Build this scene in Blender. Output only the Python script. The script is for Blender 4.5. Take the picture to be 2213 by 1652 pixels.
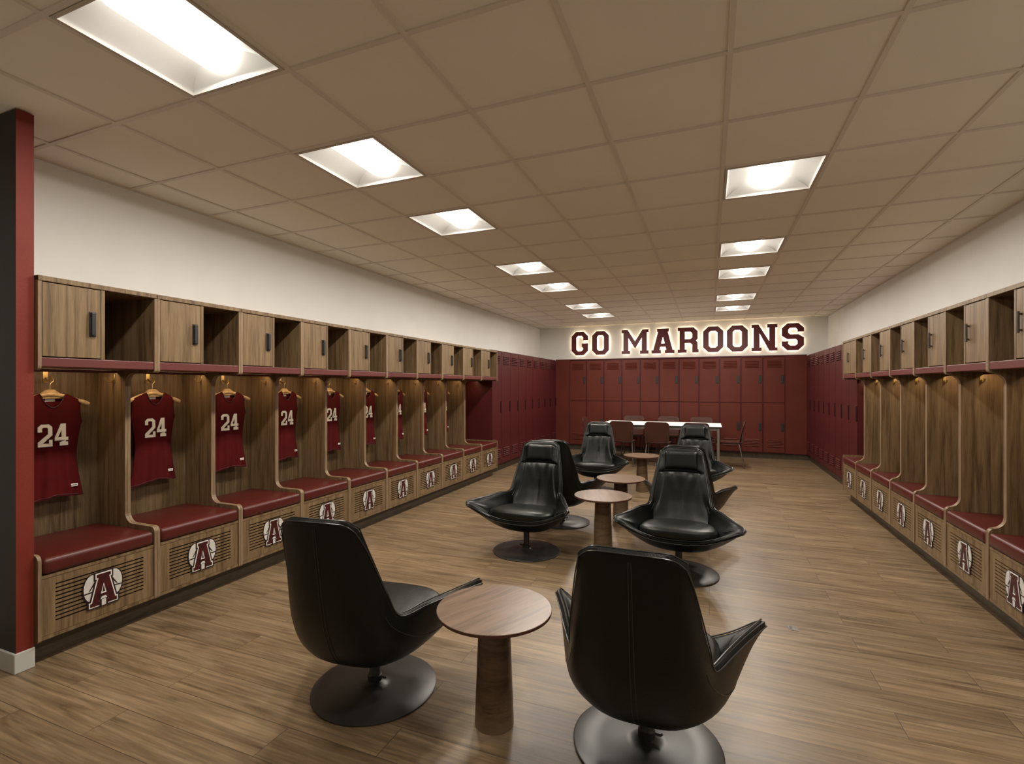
import bpy, bmesh, math, random
from mathutils import Vector, Matrix, noise
from mathutils.geometry import tessellate_polygon
random.seed(7)
C = bpy.context.scene.collection
for o in list(bpy.data.objects):
    bpy.data.objects.remove(o)

# ------------------------------------------------------------------ camera
T = 0.61                      # one ceiling module (24 in)
EYE = 1.463
F, YAW, CX, CY, W, H = 1081.6, 0.3846, 1095.1, 835.5, 2213, 1652
cam_data = bpy.data.cameras.new('camera')
cam_data.sensor_width = 36
cam_data.lens = F / W * 36
cam_data.shift_x = (W / 2 - CX) / W
cam_data.shift_y = (CY - H / 2) / W
cam_data.clip_start = 0.02
cam = bpy.data.objects.new('camera', cam_data)
cam.location = (0, 0, EYE)
cam.rotation_euler = (math.pi / 2, 0, YAW)
C.objects.link(cam)
bpy.context.scene.camera = cam

# ------------------------------------------------------------------ world, exposure
world = bpy.data.worlds.new('world')
bpy.context.scene.world = world
world.use_nodes = True
world.node_tree.nodes['Background'].inputs[0].default_value = (0.8, 0.85, 1, 1)
world.node_tree.nodes['Background'].inputs[1].default_value = 0.0
vs = bpy.context.scene.view_settings
vs.view_transform = 'Standard'
vs.look = 'None'
vs.exposure = 0.06
vs.gamma = 1.0
vs.use_curve_mapping = False
LAMP = 6.5                    # radiance of the frosted lens sides
LAMP_W = 27.0                 # watts of each fixture's downward lamp
STRIP = 25.0                   # warm strips under the locker shelves
HALO = 9.0                   # strips behind the sign letters

# ------------------------------------------------------------------ room dimensions
XL, XR, YB, YF, CEIL = -3.878, 2.220, 11.777, -2.6, 2.880


# ------------------------------------------------------------------ mesh helpers
class MB:
    def __init__(self):
        self.v, self.f, self.m = [], [], []

    def add(self, vs, fs, m=0):
        b = len(self.v)
        self.v += [tuple(p) for p in vs]
        self.f += [tuple(b + i for i in f) for f in fs]
        self.m += [m] * len(fs)
        return self

    def box(self, x0, x1, y0, y1, z0, z1, m=0):
        vs = [(x, y, z) for z in (z0, z1) for y in (y0, y1) for x in (x0, x1)]
        return self.add(vs, [(0, 2, 3, 1), (4, 5, 7, 6), (0, 1, 5, 4), (2, 6, 7, 3), (0, 4, 6, 2), (1, 3, 7, 5)], m)

    def rbox(self, x0, x1, y0, y1, z0, z1, r, seg=2, m=0):
        bm = bmesh.new()
        bmesh.ops.create_cube(bm, size=1)
        for v in bm.verts:
            v.co = Vector(((x0 + x1) / 2 + v.co.x * (x1 - x0), (y0 + y1) / 2 + v.co.y * (y1 - y0), (z0 + z1) / 2 + v.co.z * (z1 - z0)))
        bmesh.ops.bevel(bm, geom=bm.edges[:], offset=r, segments=seg, profile=0.5, affect='EDGES')
        bm.verts.index_update()
        self.add([v.co[:] for v in bm.verts], [[v.index for v in f.verts] for f in bm.faces], m)
        bm.free()
        return self

    def poly(self, loops, fn, c0, c1, m=0):
        """extrude 2D loops (first outer, then holes) between depths c0 and c1; fn(a,b,c)->xyz"""
        flat = [p for l in loops for p in l]
        tris = tessellate_polygon([[Vector((p[0], p[1], 0)) for p in l] for l in loops])
        n = len(flat)
        vs = [fn(p[0], p[1], c0) for p in flat] + [fn(p[0], p[1], c1) for p in flat]
        fs = [tuple(t) for t in tris] + [tuple(n + i for i in reversed(t)) for t in tris]
        b = 0
        for l in loops:
            k = len(l)
            for i in range(k):
                j = (i + 1) % k
                fs.append((b + i, b + j, n + b + j, n + b + i))
            b += k
        return self.add(vs, fs, m)

    def tube(self, pts, r, n=8, m=0, closed=False):
        pts = [Vector(p) for p in pts]
        k = len(pts)
        rs = r if isinstance(r, (list, tuple)) else [r] * k
        rings = []
        up = None
        for i, p in enumerate(pts):
            if closed:
                d = pts[(i + 1) % k] - pts[i - 1]
            else:
                d = pts[min(i + 1, k - 1)] - pts[max(i - 1, 0)]
            d.normalize()
            if up is None:
                up = Vector((0, 0, 1)) if abs(d.z) < 0.9 else Vector((1, 0, 0))
            a = d.cross(up)
            a.normalize()
            b = a.cross(d)
            b.normalize()
            up = b
            rings.append([p + (a * math.cos(2 * math.pi * q / n) + b * math.sin(2 * math.pi * q / n)) * rs[i] for q in range(n)])
        vs = [q for ring in rings for q in ring]
        fs = []
        for i in range(k if closed else k - 1):
            i2 = (i + 1) % k
            for q in range(n):
                q2 = (q + 1) % n
                fs.append((i * n + q, i * n + q2, i2 * n + q2, i2 * n + q))
        if not closed:
            fs.append(tuple(reversed(range(n))))
            fs.append(tuple((k - 1) * n + q for q in range(n)))
        return self.add(vs, fs, m)

    def lathe(self, prof, c=(0, 0, 0), n=32, m=0):
        """prof: list of (radius, z)"""
        vs, fs = [], []
        for r, z in prof:
            for q in range(n):
                a = 2 * math.pi * q / n
                vs.append((c[0] + r * math.cos(a), c[1] + r * math.sin(a), c[2] + z))
        for i in range(len(prof) - 1):
            for q in range(n):
                q2 = (q + 1) % n
                fs.append((i * n + q, i * n + q2, (i + 1) * n + q2, (i + 1) * n + q))
        fs.append(tuple(reversed(range(n))))
        fs.append(tuple((len(prof) - 1) * n + q for q in range(n)))
        return self.add(vs, fs, m)

    def grid(self, fn, nu, nv, m=0, flip=False):
        vs = [fn(i / nu, j / nv) for j in range(nv + 1) for i in range(nu + 1)]
        fs = []
        for j in range(nv):
            for i in range(nu):
                a = j * (nu + 1) + i
                f = (a, a + 1, a + nu + 2, a + nu + 1)
                fs.append(tuple(reversed(f)) if flip else f)
        return self.add(vs, fs, m)

    def build(self, name, mats, parent=None, smooth=False, recalc=True, merge=0.0, angle=40):
        me = bpy.data.meshes.new(name)
        me.from_pydata(self.v, [], self.f)
        if not isinstance(mats, (list, tuple)):
            mats = [mats]
        for mt in mats:
            me.materials.append(mt)
        for p, i in zip(me.polygons, self.m):
            p.material_index = i
        if recalc or merge:
            bm = bmesh.new()
            bm.from_mesh(me)
            if merge:
                bmesh.ops.remove_doubles(bm, verts=bm.verts[:], dist=merge)
            if recalc:
                bmesh.ops.recalc_face_normals(bm, faces=bm.faces[:])
            bm.to_mesh(me)
            bm.free()
        if smooth:
            me.polygons.foreach_set('use_smooth', [True] * len(me.polygons))
            if angle:
                me.set_sharp_from_angle(angle=math.radians(angle))
        me.update()
        o = bpy.data.objects.new(name, me)
        C.objects.link(o)
        if parent:
            o.parent = parent
        return o


def tag(o, label=None, cat=None, group=None, kind=None):
    if label: o['label'] = label
    if cat: o['category'] = cat
    if group: o['group'] = group
    if kind: o['kind'] = kind
    return o


def empty(name, loc=(0, 0, 0), rz=0):
    o = bpy.data.objects.new(name, None)
    o.empty_display_size = 0.1
    o.location = loc
    o.rotation_euler = (0, 0, rz)
    C.objects.link(o)
    return o


def copy_tree(o, parent=None):
    c = o.copy()
    C.objects.link(c)
    if parent:
        c.parent = parent
    for ch in list(o.children):
        copy_tree(ch, c)
    return c


# ------------------------------------------------------------------ materials
def mat(name):
    m = bpy.data.materials.new(name)
    m.use_nodes = True
    nt = m.node_tree
    return m, nt, nt.nodes['Principled BSDF']


def N(nt, typ, **kw):
    n = nt.nodes.new(typ)
    for k, v in kw.items():
        setattr(n, k, v)
    return n


def ramp(nt, stops):
    r = N(nt, 'ShaderNodeValToRGB')
    e = r.color_ramp.elements
    while len(e) > 1:
        e.remove(e[-1])
    e[0].position, e[0].color = stops[0][0], (*stops[0][1], 1)
    for p, c in stops[1:]:
        x = e.new(p)
        x.color = (*c, 1)
    return r


def noisy(name, c1, c2, scale=8, rough=0.5, bump=0.0, bscale=60, stretch=(1, 1, 1), metal=0.0, rnd=False, detail=4, coat=0.0, r2=None, spec=0.5):
    m, nt, b = mat(name)
    tc = N(nt, 'ShaderNodeTexCoord')
    mp = N(nt, 'ShaderNodeMapping')
    mp.inputs['Scale'].default_value = stretch
    nt.links.new(tc.outputs['Object'], mp.inputs[0])
    vec = mp.outputs[0]
    if rnd:
        oi = N(nt, 'ShaderNodeObjectInfo')
        mul = N(nt, 'ShaderNodeVectorMath', operation='SCALE')
        comb = N(nt, 'ShaderNodeCombineXYZ')
        for i in range(3):
            nt.links.new(oi.outputs['Random'], comb.inputs[i])
        nt.links.new(comb.outputs[0], mul.inputs[0])
        mul.inputs['Scale'].default_value = 31.0
        ad = N(nt, 'ShaderNodeVectorMath', operation='ADD')
        nt.links.new(vec, ad.inputs[0])
        nt.links.new(mul.outputs[0], ad.inputs[1])
        vec = ad.outputs[0]
    n1 = N(nt, 'ShaderNodeTexNoise')
    n1.inputs['Scale'].default_value = scale
    n1.inputs['Detail'].default_value = detail
    nt.links.new(vec, n1.inputs['Vector'])
    r = ramp(nt, [(0.3, c1), (0.7, c2)])
    nt.links.new(n1.outputs['Fac'], r.inputs[0])
    nt.links.new(r.outputs[0], b.inputs['Base Color'])
    b.inputs['Roughness'].default_value = rough
    b.inputs['Metallic'].default_value = metal
    b.inputs['Coat Weight'].default_value = coat
    b.inputs['Specular IOR Level'].default_value = spec
    if r2:
        mr = N(nt, 'ShaderNodeMapRange')
        mr.inputs['To Min'].default_value = rough
        mr.inputs['To Max'].default_value = r2
        nt.links.new(n1.outputs['Fac'], mr.inputs['Value'])
        nt.links.new(mr.outputs[0], b.inputs['Roughness'])
    if bump:
        n2 = N(nt, 'ShaderNodeTexNoise')
        n2.inputs['Scale'].default_value = bscale
        n2.inputs['Detail'].default_value = 3
        nt.links.new(vec, n2.inputs['Vector'])
        bp = N(nt, 'ShaderNodeBump')
        bp.inputs['Strength'].default_value = bump
        bp.inputs['Distance'].default_value = 0.01
        nt.links.new(n2.outputs['Fac'], bp.inputs['Height'])
        nt.links.new(bp.outputs[0], b.inputs['Normal'])
    return m


def wood(name, dark, mid, light, stretch, rough=0.45, fine=34.0, spec=0.4):
    """grain: stretched broad bands plus fine pores; stretch small along the grain"""
    m, nt, b = mat(name)
    tc = N(nt, 'ShaderNodeTexCoord')
    oi = N(nt, 'ShaderNodeObjectInfo')
    comb = N(nt, 'ShaderNodeCombineXYZ')
    for i in range(3):
        nt.links.new(oi.outputs['Random'], comb.inputs[i])
    sc = N(nt, 'ShaderNodeVectorMath', operation='SCALE')
    nt.links.new(comb.outputs[0], sc.inputs[0])
    sc.inputs['Scale'].default_value = 17.0
    ad = N(nt, 'ShaderNodeVectorMath', operation='ADD')
    nt.links.new(tc.outputs['Object'], ad.inputs[0])
    nt.links.new(sc.outputs[0], ad.inputs[1])
    mp = N(nt, 'ShaderNodeMapping')
    mp.inputs['Scale'].default_value = stretch
    nt.links.new(ad.outputs[0], mp.inputs[0])
    n1 = N(nt, 'ShaderNodeTexNoise')
    n1.inputs['Scale'].default_value = 7
    n1.inputs['Detail'].default_value = 5
    n1.inputs['Distortion'].default_value = 0.6
    nt.links.new(mp.outputs[0], n1.inputs['Vector'])
    n2 = N(nt, 'ShaderNodeTexNoise')
    n2.inputs['Scale'].default_value = fine
    n2.inputs['Detail'].default_value = 6
    nt.links.new(mp.outputs[0], n2.inputs['Vector'])
    mx = N(nt, 'ShaderNodeMath', operation='MULTIPLY_ADD')
    nt.links.new(n2.outputs['Fac'], mx.inputs[0])
    mx.inputs[1].default_value = 0.45
    nt.links.new(n1.outputs['Fac'], mx.inputs[2])
    r = ramp(nt, [(0.52, dark), (0.70, mid), (0.92, light)])
    nt.links.new(mx.outputs[0], r.inputs[0])
    nt.links.new(r.outputs[0], b.inputs['Base Color'])
    b.inputs['Roughness'].default_value = rough
    b.inputs['Specular IOR Level'].default_value = spec
    bp = N(nt, 'ShaderNodeBump')
    bp.inputs['Strength'].default_value = 0.12
    bp.inputs['Distance'].default_value = 0.004
    nt.links.new(n2.outputs['Fac'], bp.inputs['Height'])
    nt.links.new(bp.outputs[0], b.inputs['Normal'])
    return m


def glow(name, col, strength, base=(0.8, 0.8, 0.8)):
    m, nt, b = mat(name)
    b.inputs['Base Color'].default_value = (*base, 1)
    b.inputs['Emission Color'].default_value = (*col, 1)
    b.inputs['Emission Strength'].default_value = strength
    # a trace of unevenness in the diffuser, so the lens is not perfectly flat
    tc = N(nt, 'ShaderNodeTexCoord')
    nz = N(nt, 'ShaderNodeTexNoise')
    nz.inputs['Scale'].default_value = 3
    nt.links.new(tc.outputs['Object'], nz.inputs['Vector'])
    mr = N(nt, 'ShaderNodeMapRange')
    mr.inputs['To Min'].default_value = strength * 0.95
    mr.inputs['To Max'].default_value = strength * 1.05
    nt.links.new(nz.outputs['Fac'], mr.inputs['Value'])
    nt.links.new(mr.outputs[0], b.inputs['Emission Strength'])
    return m


def floor_mat():
    m, nt, b = mat('plank_floor')
    tc = N(nt, 'ShaderNodeTexCoord')
    br = N(nt, 'ShaderNodeTexBrick')
    br.offset = 0.37
    br.inputs['Scale'].default_value = 1.0
    br.inputs['Brick Width'].default_value = 1.22
    br.inputs['Row Height'].default_value = 0.182
    br.inputs['Mortar Size'].default_value = 0.0016
    br.inputs['Mortar Smooth'].default_value = 0.3
    br.inputs['Color1'].default_value = (0, 0, 0, 1)
    br.inputs['Color2'].default_value = (1, 1, 1, 1)
    br.inputs['Mortar'].default_value = (0.5, 0.5, 0.5, 1)
    nt.links.new(tc.outputs['Object'], br.inputs['Vector'])
    # shift the grain from plank to plank
    sc = N(nt, 'ShaderNodeVectorMath', operation='SCALE')
    nt.links.new(br.outputs['Color'], sc.inputs[0])
    sc.inputs['Scale'].default_value = 9.0
    ad = N(nt, 'ShaderNodeVectorMath', operation='ADD')
    nt.links.new(tc.outputs['Object'], ad.inputs[0])
    nt.links.new(sc.outputs[0], ad.inputs[1])
    mp = N(nt, 'ShaderNodeMapping')
    mp.inputs['Scale'].default_value = (0.55, 6.0, 1)
    nt.links.new(ad.outputs[0], mp.inputs[0])
    n1 = N(nt, 'ShaderNodeTexNoise')
    n1.inputs['Scale'].default_value = 2.6
    n1.inputs['Detail'].default_value = 7
    n1.inputs['Roughness'].default_value = 0.6
    n1.inputs['Distortion'].default_value = 1.2
    nt.links.new(mp.outputs[0], n1.inputs['Vector'])
    mp2 = N(nt, 'ShaderNodeMapping')
    mp2.inputs['Scale'].default_value = (1.5, 40, 1)
    nt.links.new(ad.outputs[0], mp2.inputs[0])
    n2 = N(nt, 'ShaderNodeTexNoise')
    n2.inputs['Scale'].default_value = 2.0
    n2.inputs['Detail'].default_value = 4
    nt.links.new(mp2.outputs[0], n2.inputs['Vector'])
    r = ramp(nt, [(0.26, (0.078, 0.046, 0.023)), (0.42, (0.158, 0.104, 0.055)), (0.58, (0.215, 0.149, 0.083)), (0.78, (0.275, 0.198, 0.118))])
    nt.links.new(n1.outputs['Fac'], r.inputs[0])
    mr = N(nt, 'ShaderNodeMapRange')
    mr.inputs['From Min'].default_value = 0.3
    mr.inputs['From Max'].default_value = 0.7
    mr.inputs['To Min'].default_value = 0.66
    mr.inputs['To Max'].default_value = 1.18
    nt.links.new(n2.outputs['Fac'], mr.inputs['Value'])
    m1 = N(nt, 'ShaderNodeMix', data_type='RGBA', blend_type='MULTIPLY')
    m1.inputs[0].default_value = 1
    nt.links.new(r.outputs[0], m1.inputs[6])
    nt.links.new(mr.outputs[0], m1.inputs[7])
    # tone from plank to plank
    mr2 = N(nt, 'ShaderNodeMapRange')
    mr2.inputs['To Min'].default_value = 0.86
    mr2.inputs['To Max'].default_value = 1.12
    nt.links.new(br.outputs['Color'], mr2.inputs['Value'])
    m2 = N(nt, 'ShaderNodeMix', data_type='RGBA', blend_type='MULTIPLY')
    m2.inputs[0].default_value = 1
    nt.links.new(m1.outputs[2], m2.inputs[6])
    nt.links.new(mr2.outputs[0], m2.inputs[7])
    # knots
    vo = N(nt, 'ShaderNodeTexVoronoi')
    vo.inputs['Scale'].default_value = 1.0
    mp3 = N(nt, 'ShaderNodeMapping')
    mp3.inputs['Scale'].default_value = (1.1, 2.6, 1)
    nt.links.new(ad.outputs[0], mp3.inputs[0])
    nt.links.new(mp3.outputs[0], vo.inputs['Vector'])
    kr = ramp(nt, [(0.0, (0.35, 0.35, 0.35)), (0.07, (1, 1, 1))])
    nt.links.new(vo.outputs['Distance'], kr.inputs[0])
    m4 = N(nt, 'ShaderNodeMix', data_type='RGBA', blend_type='MULTIPLY')
    m4.inputs[0].default_value = 0.8
    nt.links.new(m2.outputs[2], m4.inputs[6])
    nt.links.new(kr.outputs[0], m4.inputs[7])
    m3 = N(nt, 'ShaderNodeMix', data_type='RGBA')
    nt.links.new(br.outputs['Fac'], m3.inputs[0])
    nt.links.new(m4.outputs[2], m3.inputs[6])
    m3.inputs[7].default_value = (0.05, 0.03, 0.018, 1)
    nt.links.new(m3.outputs[2], b.inputs['Base Color'])
    mr3 = N(nt, 'ShaderNodeMapRange')
    mr3.inputs['To Min'].default_value = 0.30
    mr3.inputs['To Max'].default_value = 0.48
    nt.links.new(n1.outputs['Fac'], mr3.inputs['Value'])
    nt.links.new(mr3.outputs[0], b.inputs['Roughness'])
    b.inputs['Specular IOR Level'].default_value = 0.5
    bp = N(nt, 'ShaderNodeBump')
    bp.inputs['Strength'].default_value = 0.25
    bp.inputs['Distance'].default_value = 0.002
    mm = N(nt, 'ShaderNodeMath', operation='SUBTRACT')
    nt.links.new(n2.outputs['Fac'], mm.inputs[0])
    nt.links.new(br.outputs['Fac'], mm.inputs[1])
    nt.links.new(mm.outputs[0], bp.inputs['Height'])
    nt.links.new(bp.outputs[0], b.inputs['Normal'])
    return m


M = {}
M['floor'] = floor_mat()
M['wall'] = noisy('white_wall_paint', (0.84, 0.83, 0.80), (0.88, 0.87, 0.84), 3, 0.7, 0.05, 220)
M['tile'] = noisy('ceiling_tile', (0.86, 0.80, 0.68), (0.90, 0.84, 0.72), 1.7, 0.9, 0.12, 160)
M['tbar'] = noisy('ceiling_grid_metal', (0.72, 0.65, 0.55), (0.75, 0.68, 0.58), 4, 0.55)
M['nib_red'] = noisy('maroon_wall_paint', (0.160, 0.020, 0.011), (0.185, 0.025, 0.014), 5, 0.55, 0.1, 90, spec=0.3)
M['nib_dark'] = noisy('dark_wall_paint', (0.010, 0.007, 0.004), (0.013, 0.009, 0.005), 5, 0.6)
M['base'] = noisy('grey_baseboard', (0.46, 0.46, 0.42), (0.50, 0.50, 0.46), 5, 0.55)
M['wood'] = wood('locker_oak', (0.092, 0.056, 0.027), (0.166, 0.107, 0.053), (0.232, 0.156, 0.081), (5.5, 5.5, 0.26))
M['wood_shaded'] = wood('locker_oak_shaded', (0.055, 0.033, 0.015), (0.110, 0.070, 0.033), (0.165, 0.110, 0.057), (5.5, 5.5, 0.28))  # darker copy of the oak, with recess shade put into its colour
M['wood_edge'] = wood('locker_oak_edge', (0.165, 0.107, 0.060), (0.215, 0.145, 0.085), (0.265, 0.185, 0.113), (3.2, 3.2, 0.4))
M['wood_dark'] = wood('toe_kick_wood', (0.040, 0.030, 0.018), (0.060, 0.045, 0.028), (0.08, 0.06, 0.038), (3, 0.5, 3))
M['vinyl'] = noisy('maroon_vinyl', (0.064, 0.0070, 0.0052), (0.078, 0.0088, 0.0064), 6, 0.38, 0.06, 260, spec=0.5)
M['valance'] = noisy('maroon_laminate', (0.105, 0.022, 0.020), (0.120, 0.026, 0.023), 4, 0.42)
M['locker'] = noisy('maroon_locker_paint', (0.060, 0.0078, 0.0085), (0.072, 0.0095, 0.0100), 2.5, 0.45, 0.03, 300, spec=0.35)
M['locker_in'] = noisy('locker_inside', (0.020, 0.006, 0.006), (0.025, 0.008, 0.008), 3, 0.9, spec=0.05)
M['locker_brown'] = noisy('brown_maroon_locker_paint', (0.092, 0.0175, 0.0105), (0.108, 0.022, 0.0135), 2.5, 0.45, 0.03, 300, spec=0.25)
M['black_metal'] = noisy('black_metal', (0.014, 0.014, 0.013), (0.02, 0.02, 0.019), 10, 0.42)
M['steel'] = noisy('dull_steel', (0.30, 0.28, 0.25), (0.38, 0.36, 0.33), 20, 0.35, metal=0.9)
M['handle_metal'] = noisy('dark_nickel', (0.13, 0.115, 0.10), (0.17, 0.155, 0.135), 20, 0.3, metal=0.9)
M['brass'] = noisy('brass_hook', (0.42, 0.30, 0.12), (0.5, 0.36, 0.15), 20, 0.3, metal=0.85)
M['leather'] = noisy('black_leather', (0.0024, 0.0034, 0.0030), (0.0040, 0.0052, 0.0046), 5, 0.34, 0.10, 190, r2=0.42, spec=0.36)
M['piping'] = noisy('black_leather_piping', (0.025, 0.025, 0.024), (0.032, 0.032, 0.03), 9, 0.28, 0.05, 300)
M['disc'] = noisy('dark_powder_coat', (0.026, 0.025, 0.024), (0.032, 0.031, 0.030), 9, 0.36, spec=0.6)
M['top_wood'] = wood('side_table_laminate', (0.095, 0.058, 0.037), (0.145, 0.092, 0.060), (0.185, 0.121, 0.081), (4.0, 0.35, 3), 0.30, 20)
M['edge_dark'] = noisy('dark_red_edge', (0.085, 0.030, 0.018), (0.10, 0.036, 0.022), 6, 0.45)
M['pedestal'] = wood('pedestal_wood', (0.085, 0.050, 0.026), (0.135, 0.085, 0.048), (0.17, 0.11, 0.065), (1.0, 1.0, 4.5), 0.4)
M['jersey'] = noisy('maroon_jersey_cloth', (0.060, 0.0018, 0.0024), (0.082, 0.0028, 0.0032), 7, 0.9, 0.12, 420, rnd=True, spec=0.2)
M['jersey_dark'] = noisy('dark_jersey_trim', (0.035, 0.004, 0.008), (0.045, 0.006, 0.010), 7, 0.7)
M['number'] = noisy('cream_number', (0.84, 0.79, 0.68), (0.90, 0.86, 0.75), 20, 0.5)
M['outlet'] = noisy('outlet_plate', (0.13, 0.11, 0.095), (0.18, 0.15, 0.125), 40, 0.5)
M['outlet_dark'] = noisy('outlet_lid', (0.06, 0.05, 0.05), (0.08, 0.07, 0.065), 40, 0.5)
M['white'] = noisy('emblem_white', (0.72, 0.70, 0.66), (0.80, 0.78, 0.74), 30, 0.45)
M['ball'] = noisy('emblem_grey_white', (0.55, 0.53, 0.50), (0.62, 0.60, 0.57), 20, 0.5)
M['emblem_black'] = noisy('emblem_black', (0.012, 0.006, 0.006), (0.018, 0.008, 0.008), 20, 0.4)
M['emblem_red'] = noisy('emblem_maroon', (0.018, 0.0008, 0.0016), (0.070, 0.0028, 0.0042), 34, 0.4)
M['hanger'] = wood('hanger_wood', (0.33, 0.22, 0.10), (0.46, 0.32, 0.16), (0.55, 0.40, 0.21), (1, 4, 4), 0.35)
M['letter'] = noisy('maroon_sign_face', (0.115, 0.012, 0.016), (0.135, 0.016, 0.020), 4, 0.45)
M['table_white'] = noisy('white_table_laminate', (0.88, 0.87, 0.86), (0.92, 0.91, 0.90), 4, 0.6, spec=0.1)
M['chair_metal'] = noisy('dark_chair_metal', (0.10, 0.085, 0.07), (0.14, 0.12, 0.10), 20, 0.4, metal=0.7)
M['chair_shell'] = noisy('maroon_brown_chair_shell', (0.062, 0.022, 0.014), (0.072, 0.026, 0.017), 3, 0.5, 0.02, 200, spec=0.3)
M['fixture'] = noisy('white_fixture_enamel', (0.80, 0.80, 0.78), (0.84, 0.84, 0.82), 6, 0.45)
M['fixture_frame'] = noisy('fixture_frame_enamel', (0.52, 0.45, 0.36), (0.56, 0.49, 0.40), 6, 0.5)
M['lens'] = glow('lamp_lens', (1.0, 0.935, 0.84), LAMP)
M['strip'] = glow('warm_light_strip', (1.0, 0.72, 0.42), STRIP)
M['halo'] = glow('sign_halo_strip', (1.0, 0.84, 0.60), HALO)


# ------------------------------------------------------------------ glyph outlines (block letters with slab serifs)
def g_O(w, h, t, tb, s, sh):
    c, ci = w * 0.26, w * 0.10
    return [[(c, 0), (w - c, 0), (w, c), (w, h - c), (w - c, h), (c, h), (0, h - c), (0, c)],
            [(t + ci, tb), (t, tb + ci), (t, h - tb - ci), (t + ci, h - tb), (w - t - ci, h - tb), (w - t, h - tb - ci), (w - t, tb + ci), (w - t - ci, tb)]]


def g_G(w, h, t, tb, s, sh):
    c, ci = w * 0.26, w * 0.10
    return [[(w, h * .64), (w, h - c), (w - c, h), (c, h), (0, h - c), (0, c), (c, 0), (w - c, 0), (w, c), (w, h * .50), (w * .62, h * .50),
             (w * .62, h * .50 - sh), (w - t, h * .50 - sh * 1.6), (w - t, tb + ci), (w - t - ci, tb), (t + ci, tb), (t, tb + ci), (t, h - tb - ci),
             (t + ci, h - tb), (w - t - ci, h - tb), (w - t, h - tb - ci), (w - t, h * .64)]]


def g_M(w, h, t, tb, s, sh):
    return [[(0, 0), (t + 2 * s, 0), (t + 2 * s, sh), (t + s, sh), (t + s, h * .66), (w / 2, h * .22), (w - t - s, h * .66), (w - t - s, sh),
             (w - t - 2 * s, sh), (w - t - 2 * s, 0), (w, 0), (w, sh), (w - s, sh), (w - s, h - sh), (w, h - sh), (w, h), (w - t - s * .6, h),
             (w / 2, h * .52), (t + s * .6, h), (0, h), (0, h - sh), (s, h - sh), (s, sh), (0, sh)]]


def g_A(w, h, t, tb, s, sh):
    xo = lambda y: s + (w / 2 - .72 * t - s) * (y - sh) / (h - sh)
    xi = lambda y: xo(y) + 1.12 * t
    B = xi(sh) + s * .8
    y1, y2 = .26 * h, .26 * h + tb * .8
    ya = sh + (w / 2 - 1.12 * t - s) / (w / 2 - .72 * t - s) * (h - sh)
    return [[(0, 0), (B, 0), (B, sh), (xi(sh), sh), (xi(y1), y1), (w - xi(y1), y1), (w - xi(sh), sh), (w - B, sh), (w - B, 0), (w, 0), (w, sh),
             (w - xo(sh), sh), (w - xo(h - sh), h - sh), (w * .76, h - sh), (w * .76, h), (w * .24, h), (w * .24, h - sh), (xo(h - sh), h - sh), (xo(sh), sh), (0, sh)],
            [(xi(y2), y2), (w / 2, ya), (w - xi(y2), y2)]]


def g_R(w, h, t, tb, s, sh):
    c, ci = w * .2, w * .09
    e = w - s * .5
    return [[(0, 0), (t + 2 * s, 0), (t + 2 * s, sh), (t + s, sh), (t + s, .38 * h), (e - t - ci, .38 * h), (e - t, .38 * h - ci), (e - t, 0), (w, 0), (w, sh),
             (e, sh), (e, .40 * h), (e - .08 * w, .47 * h), (e, .54 * h), (e, h - c), (e - c, h), (0, h), (0, h - sh), (s, h - sh), (s, sh), (0, sh)],
            [(t + s, .38 * h + tb * .9), (t + s, h - tb), (e - t - ci, h - tb), (e - t, h - tb - ci), (e - t, .38 * h + tb * .9 + ci), (e - t - ci, .38 * h + tb * .9)]]


def g_N(w, h, t, tb, s, sh):
    return [[(0, 0), (t + 2 * s, 0), (t + 2 * s, sh), (t + s, sh), (t + s, h * .66), (w - s - t * .98, 0), (w, 0), (w, sh * .9), (w - s, sh * .9), (w - s, h - sh), (w, h - sh), (w, h),
             (w - t - 2 * s, h), (w - t - 2 * s, h - sh), (w - t - s, h - sh), (w - t - s, .36 * h), (t + .4 * s, h), (0, h), (0, h - sh), (s, h - sh), (s, sh), (0, sh)]]


def g_S(w, h, t, tb, s, sh):
    c, ci = w * .25, w * .09
    a, b = .5 * h + tb / 2, .5 * h - tb / 2
    return [[(0, .33 * h), (0, c), (c, 0), (w - c, 0), (w, c), (w, a - c * .7), (w - c, a), (t + ci, a), (t, a + ci), (t, h - tb - ci), (t + ci, h - tb), (w - t - ci, h - tb),
             (w - t, h - tb - ci), (w - t, .68 * h), (w, .68 * h), (w, h - c), (w - c, h), (c, h), (0, h - c), (0, b + c * .7), (c, b), (w - t - ci, b), (w - t, b - ci),
             (w - t, tb + ci), (w - t - ci, tb), (t + ci, tb), (t, tb + ci), (t, .33 * h)]]


def g_2(w, h, t, tb, s, sh):
    c, ci = w * .24, w * .08
    return [[(0, 0), (w, 0), (w, .30 * h), (w - t * .8, .30 * h), (w - t * .8, tb), (t * 1.15, tb), (w, .50 * h), (w, h - c), (w - c, h), (c, h), (0, h - c), (0, .66 * h), (t, .66 * h),
             (t, h - tb - ci), (t + ci, h - tb), (w - t - ci, h - tb), (w - t, h - tb - ci), (w - t, .56 * h), (0, .20 * h)]]


def g_4(w, h, t, tb, s, sh):
    q = .24 * h
    return [[(.38 * w, 0), (.98 * w, 0), (.98 * w, sh), (.84 * w, sh), (.84 * w, q), (w, q), (w, q + tb), (.84 * w, q + tb), (.84 * w, h), (.46 * w, h), (0, q + tb * .9), (0, q), (.52 * w, q), (.52 * w, sh), (.38 * w, sh)],
            [(.24 * w, q + tb), (.52 * w, q + tb), (.52 * w, .72 * h)]]


def area2(l):
    return sum(l[i][0] * l[(i + 1) % len(l)][1] - l[(i + 1) % len(l)][0] * l[i][1] for i in range(len(l)))


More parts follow.
